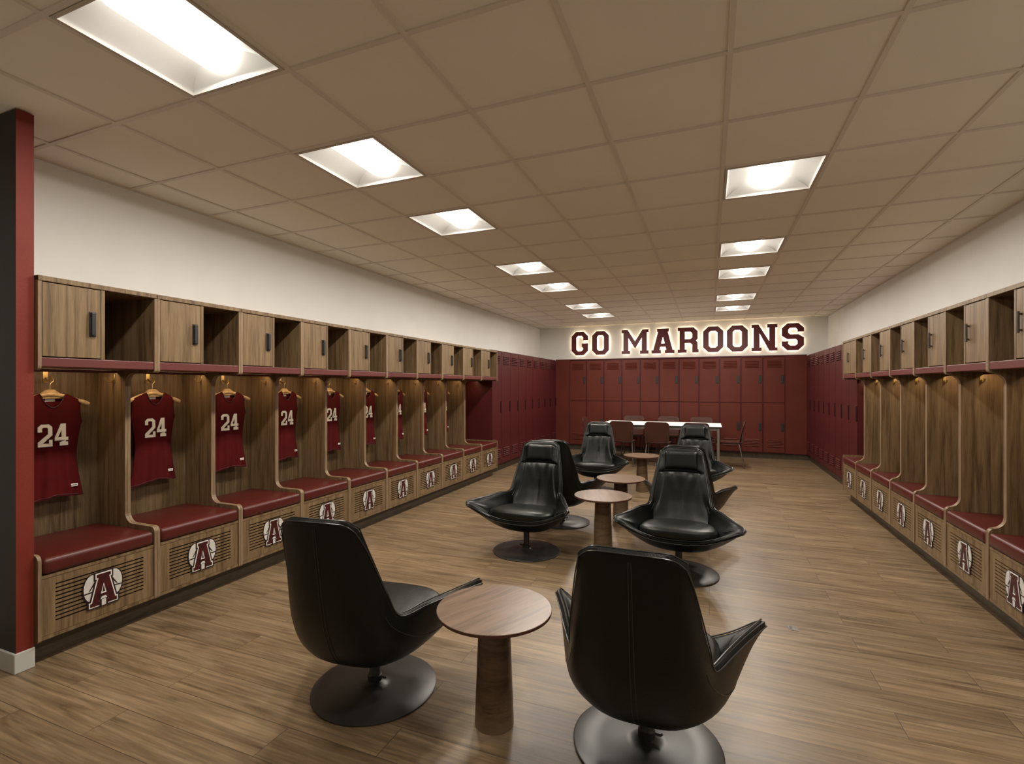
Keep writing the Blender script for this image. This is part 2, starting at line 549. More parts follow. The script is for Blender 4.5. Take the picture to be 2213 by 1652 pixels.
def grow(loops, d):
    out = []
    for k, l in enumerate(loops):
        l = list(l)
        if (area2(l) > 0) != (k == 0):
            l.reverse()
        n, r = len(l), []
        for i in range(n):
            p0, p, p1 = Vector(l[i - 1]), Vector(l[i]), Vector(l[(i + 1) % n])
            a, b = (p - p0).normalized(), (p1 - p).normalized()
            na, nb = Vector((a.y, -a.x)), Vector((b.y, -b.x))
            mt = na + nb
            if mt.length < 1e-4:
                mt = na
            mt.normalize()
            q = p + mt * d / max(0.45, mt.dot(na))
            r.append((q.x, q.y))
        out.append(r)
    if len(out) > 1:      # holes that vanish when grown are dropped
        out = [out[0]] + [h for h, o in zip(out[1:], loops[1:]) if area2(h) < 0 and abs(area2(h)) < abs(area2(o)) * 1.5]
    return out


# ================================================================== ROOM
def struct(mb, name, mats, **kw):
    return tag(mb.build(name, mats, **kw), kind='structure')


struct(MB().box(XL - .1, XR + .1, YF - .1, YB + .1, -.08, 0), 'floor', M['floor'])
struct(MB().box(XL - .1, XL, YF - .1, YB + .1, 0, CEIL + .15), 'wall_left', M['wall'])
struct(MB().box(XR, XR + .1, YF - .1, YB + .1, 0, CEIL + .15), 'wall_right', M['wall'])
struct(MB().box(XL, XR, YB, YB + .1, 0, CEIL + .15), 'wall_back', M['wall'])
struct(MB().box(XL, XR, YF - .1, YF, 0, CEIL + .15), 'wall_front', M['wall'])

# the short maroon wing wall with the grey baseboard, at the left edge of the photo
mb = MB()
mb.box(XL, -3.272, 1.424, 1.498, 0, CEIL, 0)
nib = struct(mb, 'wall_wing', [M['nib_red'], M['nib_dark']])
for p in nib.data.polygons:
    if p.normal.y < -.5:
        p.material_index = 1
mb = MB()
mb.rbox(XL, -3.262, 1.412, 1.424, 0, .102, .003)
mb.rbox(-3.272, -3.260, 1.413, 1.498, 0, .102, .003)
struct(mb, 'baseboard_wing', M['base'])

# ceiling: tiles with openings for the fixtures, and the exposed grid
gx = lambda i: (i + .136) * T
gy = lambda j: (j + .8114) * T
LIGHTS = [(-4, j) for j in (1, 3, 5, 8, 10, 13, 15)] + [(0, j) for j in (1, 5, 8, 10, 13, 15)]
mb = MB()
zt = CEIL + .007
for i in range(-7, 4):
    for j in range(-5, 19):
        if (i, j) in LIGHTS:
            continue
        x0, x1 = max(gx(i), XL), min(gx(i + 1), XR)
        y0, y1 = max(gy(j), YF), min(gy(j + 1), YB)
        if y1 <= y0 or x1 <= x0:  
            continue
        mb.add([(x0, y0, zt), (x1, y0, zt), (x1, y1, zt), (x0, y1, zt)], [(0, 3, 2, 1)])
tiles = tag(mb.build('ceiling', M['tile'], recalc=False), kind='structure')
mb = MB()
for i in range(-6, 4):
    mb.box(gx(i) - .012, gx(i) + .012, YF, YB, CEIL, zt + .002)
for j in range(-5, 19):
    for i in range(-7, 4):
        x0, x1 = max(gx(i) + .012, XL), min(gx(i + 1) - .012, XR)
        if YF < gy(j) < YB:
            mb.box(x0, x1, gy(j) - .012, gy(j) + .012, CEIL + .0004, zt + .002)
mb.box(XL, XL + .022, YF, YB, CEIL, zt + .002)
mb.box(XR - .022, XR, YF, YB, CEIL, zt + .002)
mb.box(XL, XR, YB - .022, YB, CEIL - .0002, zt + .002)
mb.build('ceiling_grid', M['tbar'], parent=tiles)
struct(MB().box(XL - .1, XR + .1, YF - .1, YB + .1, CEIL + .15, CEIL + .2), 'ceiling_slab', M['nib_dark'])


# ================================================================== CEILING LIGHTS
def make_troffer():
    root = empty('ceiling_light')
    a, b, hgt = T / 2 - .014, T / 2 - .03, .085
    # frame
    f = MB()
    for s in (-1, 1):
        f.box(min(s * a, s * b), max(s * a, s * b), -a, a, -.002, .012)
        f.box(-b, b, min(s * a, s * b), max(s * a, s * b), -.002, .012)
    f.build('frame', M['fixture_frame'], root)
    # housing: curved reflector wings from the rim up to the lens, curved end plates
    hs = MB()
    lw = .105
    for s in (-1, 1):
        hs.grid(lambda u, v, s=s: (s * (b - (b - lw) * u), -b + 2 * b * v, hgt * math.sin(u * math.pi / 2) ** .8), 12, 1)
    hs.add([(-lw, -b, hgt), (lw, -b, hgt), (lw, b, hgt), (-lw, b, hgt)], [(0, 3, 2, 1)])
    for s in (-1, 1):
        pts = [(-b, 0)] + [(-b + (b - lw) * u, hgt * math.sin(u * math.pi / 2) ** .8) for u in [k / 12 for k in range(13)]]
        pts += [(-x, z) for x, z in reversed(pts)]
        hs.poly([pts], lambda x, z, c, s=s: (x, s * (b + c), z), 0, .004)
    hs.box(-b, b, -b, b, hgt + .001, hgt + .012)
    hs.build('reflector', M['fixture'], root, smooth=True, recalc=False)
    # end fillets: curved bands
    for s in (-1, 1):
        e = MB()
        e.grid(lambda u, v, s=s: ((-b + 2 * b * u), s * (b - .085 * (1 - (2 * u - 1) ** 2) * v), hgt * .98 * v * (1 - abs(2 * u - 1) ** 3)), 20, 6)
        e.build('end_plate', M['fixture'], root, smooth=True, recalc=False)
    # lens: half round diffuser with rounded ends
    L = MB()

    def lens(u, v):
        y = -b + .03 + (2 * b - .06) * v
        k = min(1, max(0, 1 - max(0, abs(2 * v - 1) - .82) / .18))
        w = .112 * (0.35 + .65 * math.sqrt(max(0, 1 - (1 - k) ** 2)))
        an = math.pi * u
        return (-w * math.cos(an), y, hgt - .002 - .066 * math.sin(an) * (0.25 + .75 * math.sqrt(max(0, 1 - (1 - k) ** 2))))
    L.grid(lens, 20, 28)
    L.build('lens', M['lens'], root, smooth=True, recalc=False)
    ld = bpy.data.lights.new('lamp', 'AREA')
    ld.shape = 'RECTANGLE'
    ld.size, ld.size_y = .15, .44
    ld.energy = LAMP_W
    ld.color = (1.0, 0.925, 0.825)
    lo = bpy.data.objects.new('lamp', ld)
    lo.location = (0, 0, .0135)
    C.objects.link(lo)
    lo.parent = root
    return root


tro = make_troffer()
order = {(-4, 1): 'left row, nearest and largest, cut by the photo edge',
         (-4, 3): 'second from the camera in the left row',
         (-4, 5): 'third from the camera in the left row',
         (-4, 8): 'fourth from the camera in the left row',
         (-4, 10): 'fifth from the camera in the left row',
         (-4, 13): 'sixth from the camera in the left row',
         (-4, 15): 'last of the left row, before the lit sign wall',
         (0, 1): 'right row, nearest, above the photo top edge',
         (0, 5): 'largest in view of the right row',
         (0, 8): 'second in view of the right row',
         (0, 10): 'third in view of the right row',
         (0, 13): 'fourth in view of the right row',
         (0, 15): 'last of the right row, above the lit sign'}
for n, (i, j) in enumerate(LIGHTS):
    o = tro if n == 0 else copy_tree(tro)
    o.location = (gx(i) + T / 2, gy(j) + T / 2, CEIL)
    tag(o, 'square recessed ceiling light, ' + order[(i, j)], 'ceiling light', 'recessed square ceiling lights')


# ================================================================== WOODEN LOCKER BAYS
def arc(cx, cz, r, a0, a1, n=6):
    return [(cx + r * math.cos(math.radians(a0 + (a1 - a0) * k / n)), cz + r * math.sin(math.radians(a0 + (a1 - a0) * k / n))) for k in range(n + 1)]


UTOP = 2.045


def side_outline(D, D2):
    p = [(.0, .118), (D - .012, .118)] + arc(D - .012, .13, .012, -90, 0, 3)
    p += arc(D - .035, .540, .035, 0, 90, 5)
    p += arc(D2 + .07, .575 + .07, .07, -90, -180, 7)
    p += arc(D2 + .07, 1.548 - .07, .07, 180, 90, 7)
    p += arc(D - .02, 1.568, .02, -90, 0, 3)
    p += [(D, UTOP), (0, UTOP)]
    return [p]


def emblem_mesh(mb, fu, vc, zc, w, D, flip):
    """athletic letter A over a ball; fu maps (u,v,z)"""
    h = w * .93
    s = -1 if flip else 1
    P = lambda a, b, c: fu(D + c, vc + a, zc + b)

    def ell(cx, cy, rx, ry, n=20, a0=0, a1=360):
        return [(cx + rx * math.cos(math.radians(a0 + (a1 - a0) * k / n)), cy + ry * math.sin(math.radians(a0 + (a1 - a0) * k / n))) for k in range(n)]
    A = [[(x - w * .335, y - h * .47) for x, y in l] for l in g_A(w * .67, h * .92, w * .150, w * .095, w * .045, w * .095)]
    for sg in (-1, 1):       # ball lobes behind the letter
        mb.poly([ell(sg * w * .265, h * .07, w * .250, h * .44)], P, .0, .0030, 0)
        mb.poly([ell(sg * w * .27, h * .08, w * .212, h * .40)], P, .0030, .0042, 2)
        # ball seams
        mb.poly([[(sg * w * .06, h * .00), (sg * w * .475, -h * .02), (sg * w * .475, -h * .055), (sg * w * .06, -h * .035)]], P, .0042, .0050, 0)
        mb.poly([[(sg * w * .14, h * .30), (sg * w * .20, h * .30), (sg * w * .36, h * .02), (sg * w * .33, h * .02)]], P, .0042, .0050, 0)
    mb.poly([grow(A, w * .070)[0]], P, .0042, .0058, 0)
    mb.poly(grow(A, w * .030), P, .0058, .0070, 1)
    mb.poly(A, P, .0070, .0084, 3)
    # small post under the crossbar
    mb.poly([[(-w * .11, -h * .53), (w * .11, -h * .53), (w * .11, -h * .28), (w * .06, -h * .20), (-w * .06, -h * .20), (-w * .11, -h * .28)]], P, .0042, .0076, 0)
    mb.poly([[(-w * .055, -h * .51), (w * .055, -h * .51), (w * .055, -h * .33), (-w * .055, -h * .33)]], P, .0076, .0090, 2)
    mb.poly([[(-w * .085, -h * .31), (w * .085, -h * .31), (w * .05, -h * .235), (-w * .05, -h * .235)]], P, .0076, .0090, 2)


def make_bay(side, D, D2, full_door=False, last=False):
    sx = 1 if side == 'left' else -1
    fu = lambda u, v, z: (sx * u, v, z)
    fl = sx > 0

    def bx(mb, u0, u1, v0, v1, z0, z1, m=0, r=0, seg=2):
        x0, x1 = sorted((sx * u0, sx * u1))
        if r: mb.rbox(x0, x1, v0, v1, z0, z1, r, seg, m)
        else: mb.box(x0, x1, v0, v1, z0, z1, m)
    root = empty('locker_bay')
    out = side_outline(D, D2)
    t = .018
    for k, v0 in enumerate((0, T - t)):
        mb = MB()
        if last and k == 1:
            bx(mb, 0, D, v0, v0 + t, .118, .570)
            bx(mb, 0, D, v0, v0 + t, 1.552, UTOP)
            mb.m = [0] * len(mb.m)
        else:
            mb.poly(out, lambda a, b, c: fu(a, c, b), v0 + .001, v0 + t - .0005, 0)
        o = mb.build('side_panel', [M['wood'], M['wood_edge']], root)
        for p in o.data.polygons:
            if abs(p.normal.y) < .5:
                p.material_index = 1
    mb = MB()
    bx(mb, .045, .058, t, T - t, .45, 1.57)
    mb.build('back_panel', M['wood_shaded'], root)
    # upper cabinet
    mb = MB()
    bx(mb, .0, D + .004, .001, T - .001, 2.018, UTOP, 0, .002, 1)
    vm = T * .5
    if not full_door:
        bx(mb, .03, D - .002, vm - .009, vm + .009, 1.617, 2.018)
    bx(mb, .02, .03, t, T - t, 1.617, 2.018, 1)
    mb.build('cabinet', [M['wood'], M['wood_shaded']], root)
    mb = MB()
    bx(mb, .045, D - .003, t, T - t, 1.567, 1.617, 0, .004)
    mb.build('shelf', M['valance'], root)
    ve = (T - t) if full_door else vm - .009
    mb = MB()
    bx(mb, D - .022, D - .002, t + .003, ve - .003, 1.622, 2.014, 0, .0025, 2)
    door = mb.build('door', M['wood'], root)
    vh = (t + ve) / 2 if full_door else ve - .045
    mb = MB()
    if fl:
        bx(mb, D - .004, D + .004, vh - .017, vh + .017, 1.745, 1.885, 0, .002)
        bx(mb, D + .002, D + .020, vh - .014, vh + .006, 1.752, 1.766, 0, .002)
        bx(mb, D + .002, D + .020, vh - .014, vh + .006, 1.864, 1.878, 0, .002)
        bx(mb, D + .014, D + .022, vh - .014, vh + .008, 1.752, 1.878, 0, .003)
        mb.build('handle', M['black_metal'], door)
    else:
        if not full_door: vh -= .012
        for z in (1.772, 1.862):
            bx(mb, D - .004, D + .015, vh - .006, vh + .006, z, z + .012, 0, .002)
        mb.tube([fu(D + .015, vh, 1.762), fu(D + .015, vh, 1.884)], .0085, 10)
        mb.build('handle', M['handle_metal'], door)
    # bench
    mb = MB()
    mb.poly([[(.02, .125), (D - .004, .125), (D - .004, .143), (.038, .143), (.038, .448), (D - .004, .448), (D - .004, .464), (.02, .464)]], lambda a, b, c: fu(a, c, b), t, T - t)
    mb.build('bench_box', M['wood'], root)
    slots = []
    n = 10
    for q in range(n):
        z0 = .205 + q * .0215
        slots.append([(.080, z0), (.080, z0 + .009), (T - .080, z0 + .009), (T - .080, z0)])
    mb = MB()
    mb.poly([[(t + .002, .145), (T - t - .002, .145), (T - t - .002, .446), (t + .002, .446)]] + slots, lambda a, b, c: fu(c, a, b), D - .020, D - .006, 0)
    bx(mb, D - .05, D - .045, t, T - t, .145, .446, 1)  # black sheet behind the slots, standing in for shade inside the bench
    panel = mb.build('bench_panel', [M['wood'], M['emblem_black']], root)
    mb = MB()
    emblem_mesh(mb, fu, T / 2 + .002, .300, .205, D - .006, False)
    mb.build('emblem', [M['emblem_black'], M['white'], M['ball'], M['emblem_red']], panel)
    mb = MB()
    bx(mb, .075, D + .006, t + .002, T - t - .002, .465, .553, 0, .026, 5)
    mb.build('seat_cushion', M['vinyl'], root, smooth=True, angle=60)
    mb = MB()
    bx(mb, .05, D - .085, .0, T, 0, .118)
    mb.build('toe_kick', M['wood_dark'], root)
    # hooks: one on the back panel, one on the far side panel
    mb = MB()
    bx(mb, .058, .062, T / 2 - .014, T / 2 + .014, 1.485, 1.555, 0, .0015, 1)
    mb.tube([fu(.062, T / 2, 1.515), fu(.085, T / 2, 1.497), fu(.105, T / 2, 1.497), fu(.118, T / 2, 1.512), fu(.121, T / 2, 1.528)], [.005, .005, .005, .005, .007], 8)
    mb.build('coat_hook', M['brass'], root, smooth=True)
    if not last:
        uh = .235 if fl else .40
        mb = MB()
        vv = T - t
        bx(mb, uh - .010, uh + .010, vv - .004, vv + .0005, 1.485, 1.545, 0, .001, 1)
        mb.tube([fu(uh, vv, 1.512), fu(uh, vv - .020, 1.494), fu(uh, vv - .038, 1.494), fu(uh, vv - .050, 1.507), fu(uh, vv - .052, 1.520)], [.005, .005, .005, .005, .007], 8)
        mb.build('coat_hook', M['brass'], root, smooth=True)
    mb = MB()
    us = .240 if fl else .36
    bx(mb, us, us + .020, .05, T - .05, 1.562, 1.5668)
    mb.build('light_strip', M['strip'], root)
    mb = MB()
    bx(mb, us + .026, us + .032, .02, T - .02, 1.549, 1.5668)  # lip added only to keep the bright strip out of view
    mb.build('added_baffle', M['valance'], root)
    return root


DL, DL2 = .636, .345
DR, DR2 = .604, .517
YL0, YR0 = 1.499, 3.433
ORD = ['first', 'second', 'third', 'fourth', 'fifth', 'sixth', 'seventh', 'eighth', 'ninth', 'tenth', 'eleventh']
bayL = make_bay('left', DL, DL2)
bayL_last = make_bay('left', DL, DL2, last=True)
for k in range(10):
    o = bayL if k == 0 else bayL_last if k == 9 else copy_tree(bayL)
    o.location = (XL, YL0 + k * T, 0)
    if k == 0: lb = 'open wooden locker bay right beside the maroon wing wall, jersey partly hidden by the wall'
    elif k == 9: lb = 'last wooden locker bay on the left, against the tall maroon lockers, empty'
    else: lb = '%s wooden locker bay from the maroon wing wall, on the left, with a jersey' % ORD[k]
    tag(o, lb, 'locker', 'wooden locker bays along the left wall')
bayR = make_bay('right', DR, DR2)
bayR_last = make_bay('right', DR, DR2, full_door=True, last=True)
for k in range(7):
    o = bayR if k == 0 else bayR_last if k == 6 else copy_tree(bayR)
    o.location = (XR, YR0 + k * T, 0)
    if k == 0: lb = 'empty wooden locker bay on the right, cut by the right edge of the photo'
    elif k == 6: lb = 'farthest wooden locker bay on the right, against the maroon lockers, its upper door full width'
    else: lb = 'empty wooden locker bay on the right wall, %s from the right edge of the photo' % ORD[k]
    tag(o, lb, 'locker', 'wooden locker bays along the right wall')


# ================================================================== JERSEYS ON HANGERS
def make_hanger():
    root = empty('coat_hanger')
    mb = MB()
    hw = .200
    pts, rs = [], []
    for k in range(25):
        s = -1 + k / 12
        z = -.076 - .066 * abs(s) ** 1.5
        pts.append((.012 * (1 - s * s) - .004 + .02 * s * s, s * hw, z))
        rs.append(.0095 + .006 * (1 - abs(s)) ** .5 + (.004 if abs(s) > .75 else 0))
    mb.tube(pts, rs, 10)
    # broad neck of the bar
    mb.poly([[(-.075, -.100), (.075, -.100), (.048, -.070), (.018, -.046), (-.018, -.046), (-.048, -.070)]], lambda a, b, c: (c, a, b), -.003, .017)
    mb.build('hanger_bar', M['hanger'], root, smooth=True)
    mb = MB()
    mb.tube([(.006, 0, -.045), (.006, 0, -.015), (.004, .006, -.004), (.003, .018, .006), (.002, .018, .020), (.001, .006, .030), (.0, -.008, .028), (.0, -.015, .018)], .0024, 8)
    mb.build('hook', M['brass'], root, smooth=True)
    return root


def make_jersey(seed):
    rnd = random.Random(seed)
    ph = rnd.random() * 6
    root = empty('jersey')
    Ht = .66

    def hw(z):          # half width, z measured down from the neck (negative)
        d = -z
        if d < .20: return .165 - .012 * math.sin(min(1, max(0, (d - .02) / .18)) * math.pi)
        if d < .42: return .159 - .026 * math.sin((d - .20) / .22 * math.pi / 2)
        return .133 + .033 * ((d - .42) / .22) ** 1.3

    def top(s, front):
        a = abs(s)
        if a < .38:
            q = 1 - (a / .38) ** 2
            return -.012 - (.088 if front else .018) * q ** .7
        return -.012 - .050 * ((a - .38) / .62) ** 1.1

    def sheet(front):
        def fn(u, v):
            s = 2 * u - 1
            s = math.copysign(abs(s) ** .92, s)
            zt = top(s, front)
            zb = -Ht + .012 * math.sin(3 * s + ph) + .006 * s
            z = zt + (zb - zt) * v
            y = s * hw(z)
            e = (1 - abs(s) ** 3.2)
            fold = .006 * math.sin(9 * s + ph + 2 * v) * v + .004 * math.sin(17 * s - ph) * v * v
            if front:
                x = .018 + e * (.020 + .010 * v) + fold * e
            else:
                x = .018 - e * (.012 + .016 * v) + fold * .6 * e
            return (x, y, z)
        return fn
    mb = MB()
    mb.grid(sheet(True), 36, 36)
    mb.grid(sheet(False), 36, 36, flip=True)
    body = mb.build('shirt_body', M['jersey'], root, smooth=True, recalc=False, angle=0, merge=.0004)
    fr = sheet(True)
    bk = sheet(False)
    # collar, arm and hem bands
    mb = MB()
    mb.tube([Vector(fr(.31 + .38 * k / 16, 0)) + Vector((.001, 0, 0)) for k in range(17)], .0032, 6)
    mb.tube([Vector(bk(.31 + .38 * k / 16, 0)) for k in range(17)], .0032, 6)
    mb.build('collar', M['jersey_dark'], root, smooth=True)
    mb = MB()
    mb.tube([Vector(fr(k / 24, .985)) + Vector((.0005, 0, 0)) for k in range(25)], .0025, 6)
    mb.build('hem', M['jersey_dark'], root, smooth=True)
    # neck label inside
    mb = MB()
    mb.box(.004, .006, -.025, .025, -.062, -.042)
    mb.build('neck_label', M['ball'], root)
    # number 24
    mb = MB()
    w, h = .070, .135
    for g, y0 in ((g_2, -.078), (g_4, .004)):
        L = g(w, h, .021, .019, .006, .022)

        def P(a, b, c, y0=y0):
            y = y0 + a
            z = -.335 + b
            s = y / hw(z)
            s = math.copysign(min(1, abs(s)) ** (1 / .92), s)
            zt = top(s, True)
            v = (z - zt) / (-Ht - zt)
            x = fr((s + 1) / 2, v)[0]
            return (x + .0015 + c, y, z)
        mb.poly(grow(L, .004), P, 0, .0022, 1)
        mb.poly(L, P, .0022, .0040, 0)
    mb.build('number', [M['number'], M['jersey_dark']], root)
    # maker's tag low on the right
    mb = MB()
    x = fr(.5 + .088 / .3, .88)[0]
    mb.rbox(x + .0005, x + .004, .075, .125, -.600, -.582, .0015)
    mb.rbox(x + .003, x + .005, .081, .119, -.593, -.589, .0008, 1, 1)
    mb.build('hem_label', [M['white'], M['black_metal']], root)
    return root


hg0 = make_hanger()
js0 = make_jersey(3)
for k in range(9):
    h = hg0 if k == 0 else copy_tree(hg0)
    j = js0 if k == 0 else copy_tree(js0)
    y = YL0 + k * T + T / 2 - .004
    h.location = (XL + .112, y, 1.489)
    j.location = (XL + .112, y, 1.432)
    h.rotation_euler = (0, 0, math.radians((0, 3, -4, 3, 0, -3, 2, 0, 1)[k]))
    j.rotation_euler = h.rotation_euler
    where = 'nearest the maroon wing wall' if k == 0 else 'in the %s bay from the maroon wing wall' % ORD[k]
    tag(h, 'wooden coat hanger on a brass hook ' + where, 'hanger', 'hangers in the left locker bays')
    tag(j, 'sleeveless maroon jersey numbered 24 hanging ' + where, 'jersey', 'maroon jerseys in the left locker bays')

# ================================================================== TALL METAL LOCKERS
LTOP = 2.075
LBASE = .118


def louvers(z0, n, w0, w1, pitch=.031, hh=.013):
    return [[(w0, z0 + q * pitch), (w0, z0 + q * pitch + hh), (w1, z0 + q * pitch + hh), (w1, z0 + q * pitch)] for q in range(n)]


def make_locker(wd, dep, style, hang='right', mt='locker', bottom=True):
    """front faces -Y' (local y=0 is the front plane, +y into the locker); x along the row"""
    root = empty('metal_locker')
    mb = MB()
    mb.box(.001, .012, .0, dep, LBASE, LTOP - .012)
    mb.box(wd - .012, wd - .001, .0, dep, LBASE, LTOP - .012)
    mb.box(.001, wd - .001, 0, dep, LTOP - .012, LTOP)
    mb.box(.001, wd - .001, 0, dep, LBASE, LBASE + .014)
    mb.box(.012, wd - .012, dep - .01, dep, LBASE, LTOP)
    mb.box(.012, wd - .012, .030, .034, LBASE + .014, LTOP - .012, 1)  # dark sheet behind the louvers in place of shade inside the locker
    mb.build('locker_body', [M['locker'], M['locker_in']], root)
    zs = [(LBASE + .018, LTOP - .018)] if style == 'single' else [(LBASE + .018, 1.128), (1.138, LTOP - .022)]
    for q, (z0, z1) in enumerate(zs):
        g = .006 if style == 'single' else .015
        x0, x1 = g, wd - g
        mrg = (x1 - x0) * .16
        holes = []
        upper = (q == len(zs) - 1)
        if upper: holes += louvers(z1 - .235 + .03, 5, x0 + mrg, x1 - mrg)
        if q == 0 and bottom: holes += louvers(z0 + .115, 5, x0 + mrg, x1 - mrg)
        mb = MB()
        mb.poly([[(x0, z0), (x1, z0), (x1, z1), (x0, z1)]] + holes, lambda a, b, c: (a, c, b), -.012, .003, 0)
        for hl in holes:      # pressed louver lips
            a0, b0 = hl[0]
            a1, b1 = hl[2]
            mb.add([(a0, -.012, b1 + .004), (a1, -.012, b1 + .004), (a1, -.027, b0 + .001), (a0, -.027, b0 + .001),
                    (a0, -.0125, b1 + .001), (a1, -.0125, b1 + .001), (a1, -.0255, b0 - .0005), (a0, -.0255, b0 - .0005)],
                   [(0, 1, 2, 3), (4, 7, 6, 5), (3, 2, 6, 7), (0, 3, 7, 4), (1, 5, 6, 2)])
        door = mb.build('door', M[mt], root, recalc=True)
        mb = MB()
        if style == 'single':
            zc = 1.105
            w = .052
            xa, xb = (x1 - w, x1 + .004) if hang == 'right' else (x0 - .004, x0 + w)
            mb.poly([[(xa, zc - .080), (xa + (.012 if hang == 'right' else 0), zc - .100), (xb - (0 if hang == 'right' else .012), zc - .100), (xb, zc - .08), (xb, zc + .08),
                      (xb - (0 if hang == 'right' else .012), zc + .100), (xa + (.012 if hang == 'right' else 0), zc + .100), (xa, zc + .080)]], lambda a, b, c: (a, c, b), -.0165, -.011, 0)
            mb.build('handle', M['locker_in'], door)
        else:
            zc = 1.605 if upper else .645
            mb.rbox(x1 - .062, x1 - .012, -.018, -.0115, zc - .082, zc + .082, .002, 1)
            mb.rbox(x1 - .052, x1 - .022, -.026, -.016, zc - .070, zc + .070, .003, 1)
            mb.build('handle', M['black_metal'], door)
    return root


# left wall: front plane at X=-3.35, row runs along +Y; local x -> +Y, local -y -> +X  (rotate +90 deg)
XFL, XFR, YFB = -3.350, 1.785, 11.330
pl = (YFB - .004 - (YL0 + 10 * T)) / 9
depL, depR, depB = XFL - XL - .002, XR - XFR - .002, YB - YFB - .002
lk0 = make_locker(pl, depL, 'single', 'right')
for k in range(9):
    o = lk0 if k == 0 else copy_tree(lk0)
    o.location = (XFL, YL0 + 10 * T + k * pl, 0)
    o.rotation_euler = (0, 0, math.pi / 2)
    wh = 'beside the last wooden bay' if k == 0 else 'in the far left corner' if k == 8 else '%s from the wooden bays' % ORD[k]
    tag(o, 'tall single-door maroon metal locker on the left wall, ' + wh, 'locker', 'tall maroon lockers on the left wall')
pr = (YFB - .004 - (YR0 + 7 * T)) / 9
lk1 = make_locker(pr, depR, 'single', 'right')
for k in range(9):
    o = lk1 if k == 0 else copy_tree(lk1)
    # right wall faces -X: local x -> -Y, so origin sits at the far end of each locker
    o.location = (XFR, YR0 + 7 * T + (k + 1) * pr, 0)
    o.rotation_euler = (0, 0, -math.pi / 2)
    wh = 'beside the last wooden bay' if k == 0 else 'in the far right corner' if k == 8 else '%s from the wooden bays' % ORD[k]
    tag(o, 'tall single-door maroon metal locker on the right wall, ' + wh, 'locker', 'tall maroon lockers on the right wall')
pb = (1.405 + 3.010) / 11
lk2 = make_locker(pb, depB, 'double', 'right', 'locker_brown')
for k in range(11):
    o = lk2 if k == 0 else copy_tree(lk2)
    o.location = (-3.010 + k * pb, YFB, 0)
    wh = 'first from the left' if k == 0 else 'last on the right' if k == 10 else '%s from the left' % ORD[k]
    tag(o, 'two-door maroon metal locker under the sign on the back wall, ' + wh, 'locker', 'two-door maroon lockers on the back wall')
# filler panels at both ends of the back row, base plinths and top trim
for name, x0, x1, lb in (('filler_panel', XFL + .006, -3.012, 'plain maroon filler panel left of the back wall lockers'), ('filler_panel', 1.407, XFR - .006, 'plain maroon filler panel right of the back wall lockers')):
    mb = MB()
    mb.rbox(x0, x1, YFB, YFB + .03, LBASE, LTOP, .003)
    tag(mb.build(name, M['locker_brown']), lb, 'panel')
mb = MB()
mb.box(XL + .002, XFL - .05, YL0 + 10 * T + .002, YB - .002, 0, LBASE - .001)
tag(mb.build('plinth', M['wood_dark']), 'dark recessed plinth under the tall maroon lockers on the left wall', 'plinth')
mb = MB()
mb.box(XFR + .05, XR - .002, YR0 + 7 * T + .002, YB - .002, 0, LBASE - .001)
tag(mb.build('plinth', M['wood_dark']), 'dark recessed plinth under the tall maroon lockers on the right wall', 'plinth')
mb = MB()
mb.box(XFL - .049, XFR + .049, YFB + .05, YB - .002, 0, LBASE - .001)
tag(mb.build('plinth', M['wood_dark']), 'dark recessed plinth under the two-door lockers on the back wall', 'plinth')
mb = MB()
mb.rbox(XFL + .001, XFR - .001, YFB - .003, YB, LTOP + .0005, LTOP + .016, .003)
tag(mb.build('locker_top_trim', M['locker']), 'thin maroon strip capping the back wall lockers', 'trim')

# ================================================================== LIT SIGN
SIGN = [('G', g_G, -3.065, -2.667), ('O', g_O, -2.568, -2.174), ('M', g_M, -1.877, -1.277), ('A', g_A, -1.212, -.719), ('R', g_R, -.651, -.216),
        ('O', g_O, -.125, .280), ('O', g_O, .350, .755), ('N', g_N, .828, 1.309), ('S', g_S, 1.390, 1.790)]
SL = {0: 'letter G, first of the sign', 1: 'letter O right after the G', 2: 'letter M', 3: 'letter A', 4: 'letter R', 5: 'letter O right after the R', 6: 'letter O right before the N', 7: 'letter N', 8: 'letter S, last of the sign'}
for k, (ch, g, x0, x1) in enumerate(SIGN):
    w, h = x1 - x0, .555
    tt = .115 if ch in 'OGS' else .112
    L = g(w, h, tt if ch != 'A' else .12, .095, .038, .072)
    root = empty('sign_letter', (x0, YB, 2.208))
    mb = MB()
    P = lambda a, b, c: (a, -c, b)
    mb.poly(L, P, .030, .056)
    face = mb.build('letter_face', M['letter'], root)
    mb = MB()
    mb.poly(grow(L, -.016), P, .022, .0295)
    mb.build('backlight', M['halo'], root)
    mb = MB()
    n = 0
    for (a, b) in (L[0][0], L[0][len(L[0]) // 2]):
        ins = grow(L, -.03)[0]
        a, b = ins[0] if n == 0 else ins[len(ins) // 2]
        mb.tube([P(a, b, .0), P(a, b, .031)], .006, 6)
        n += 1
    mb.build('standoff', M['steel'], root)
    tag(root, 'maroon backlit wall sign ' + SL[k], 'sign letter', 'backlit letters reading GO MAROONS')


# ================================================================== LOUNGE CHAIRS
def catmull(p0, p1, p2, p3, t):
    return 0.5 * ((2 * p1) + (p2 - p0) * t + (2 * p0 - 5 * p1 + 4 * p2 - p3) * t * t + (3 * p1 - p0 - 3 * p2 + p3) * t ** 3)


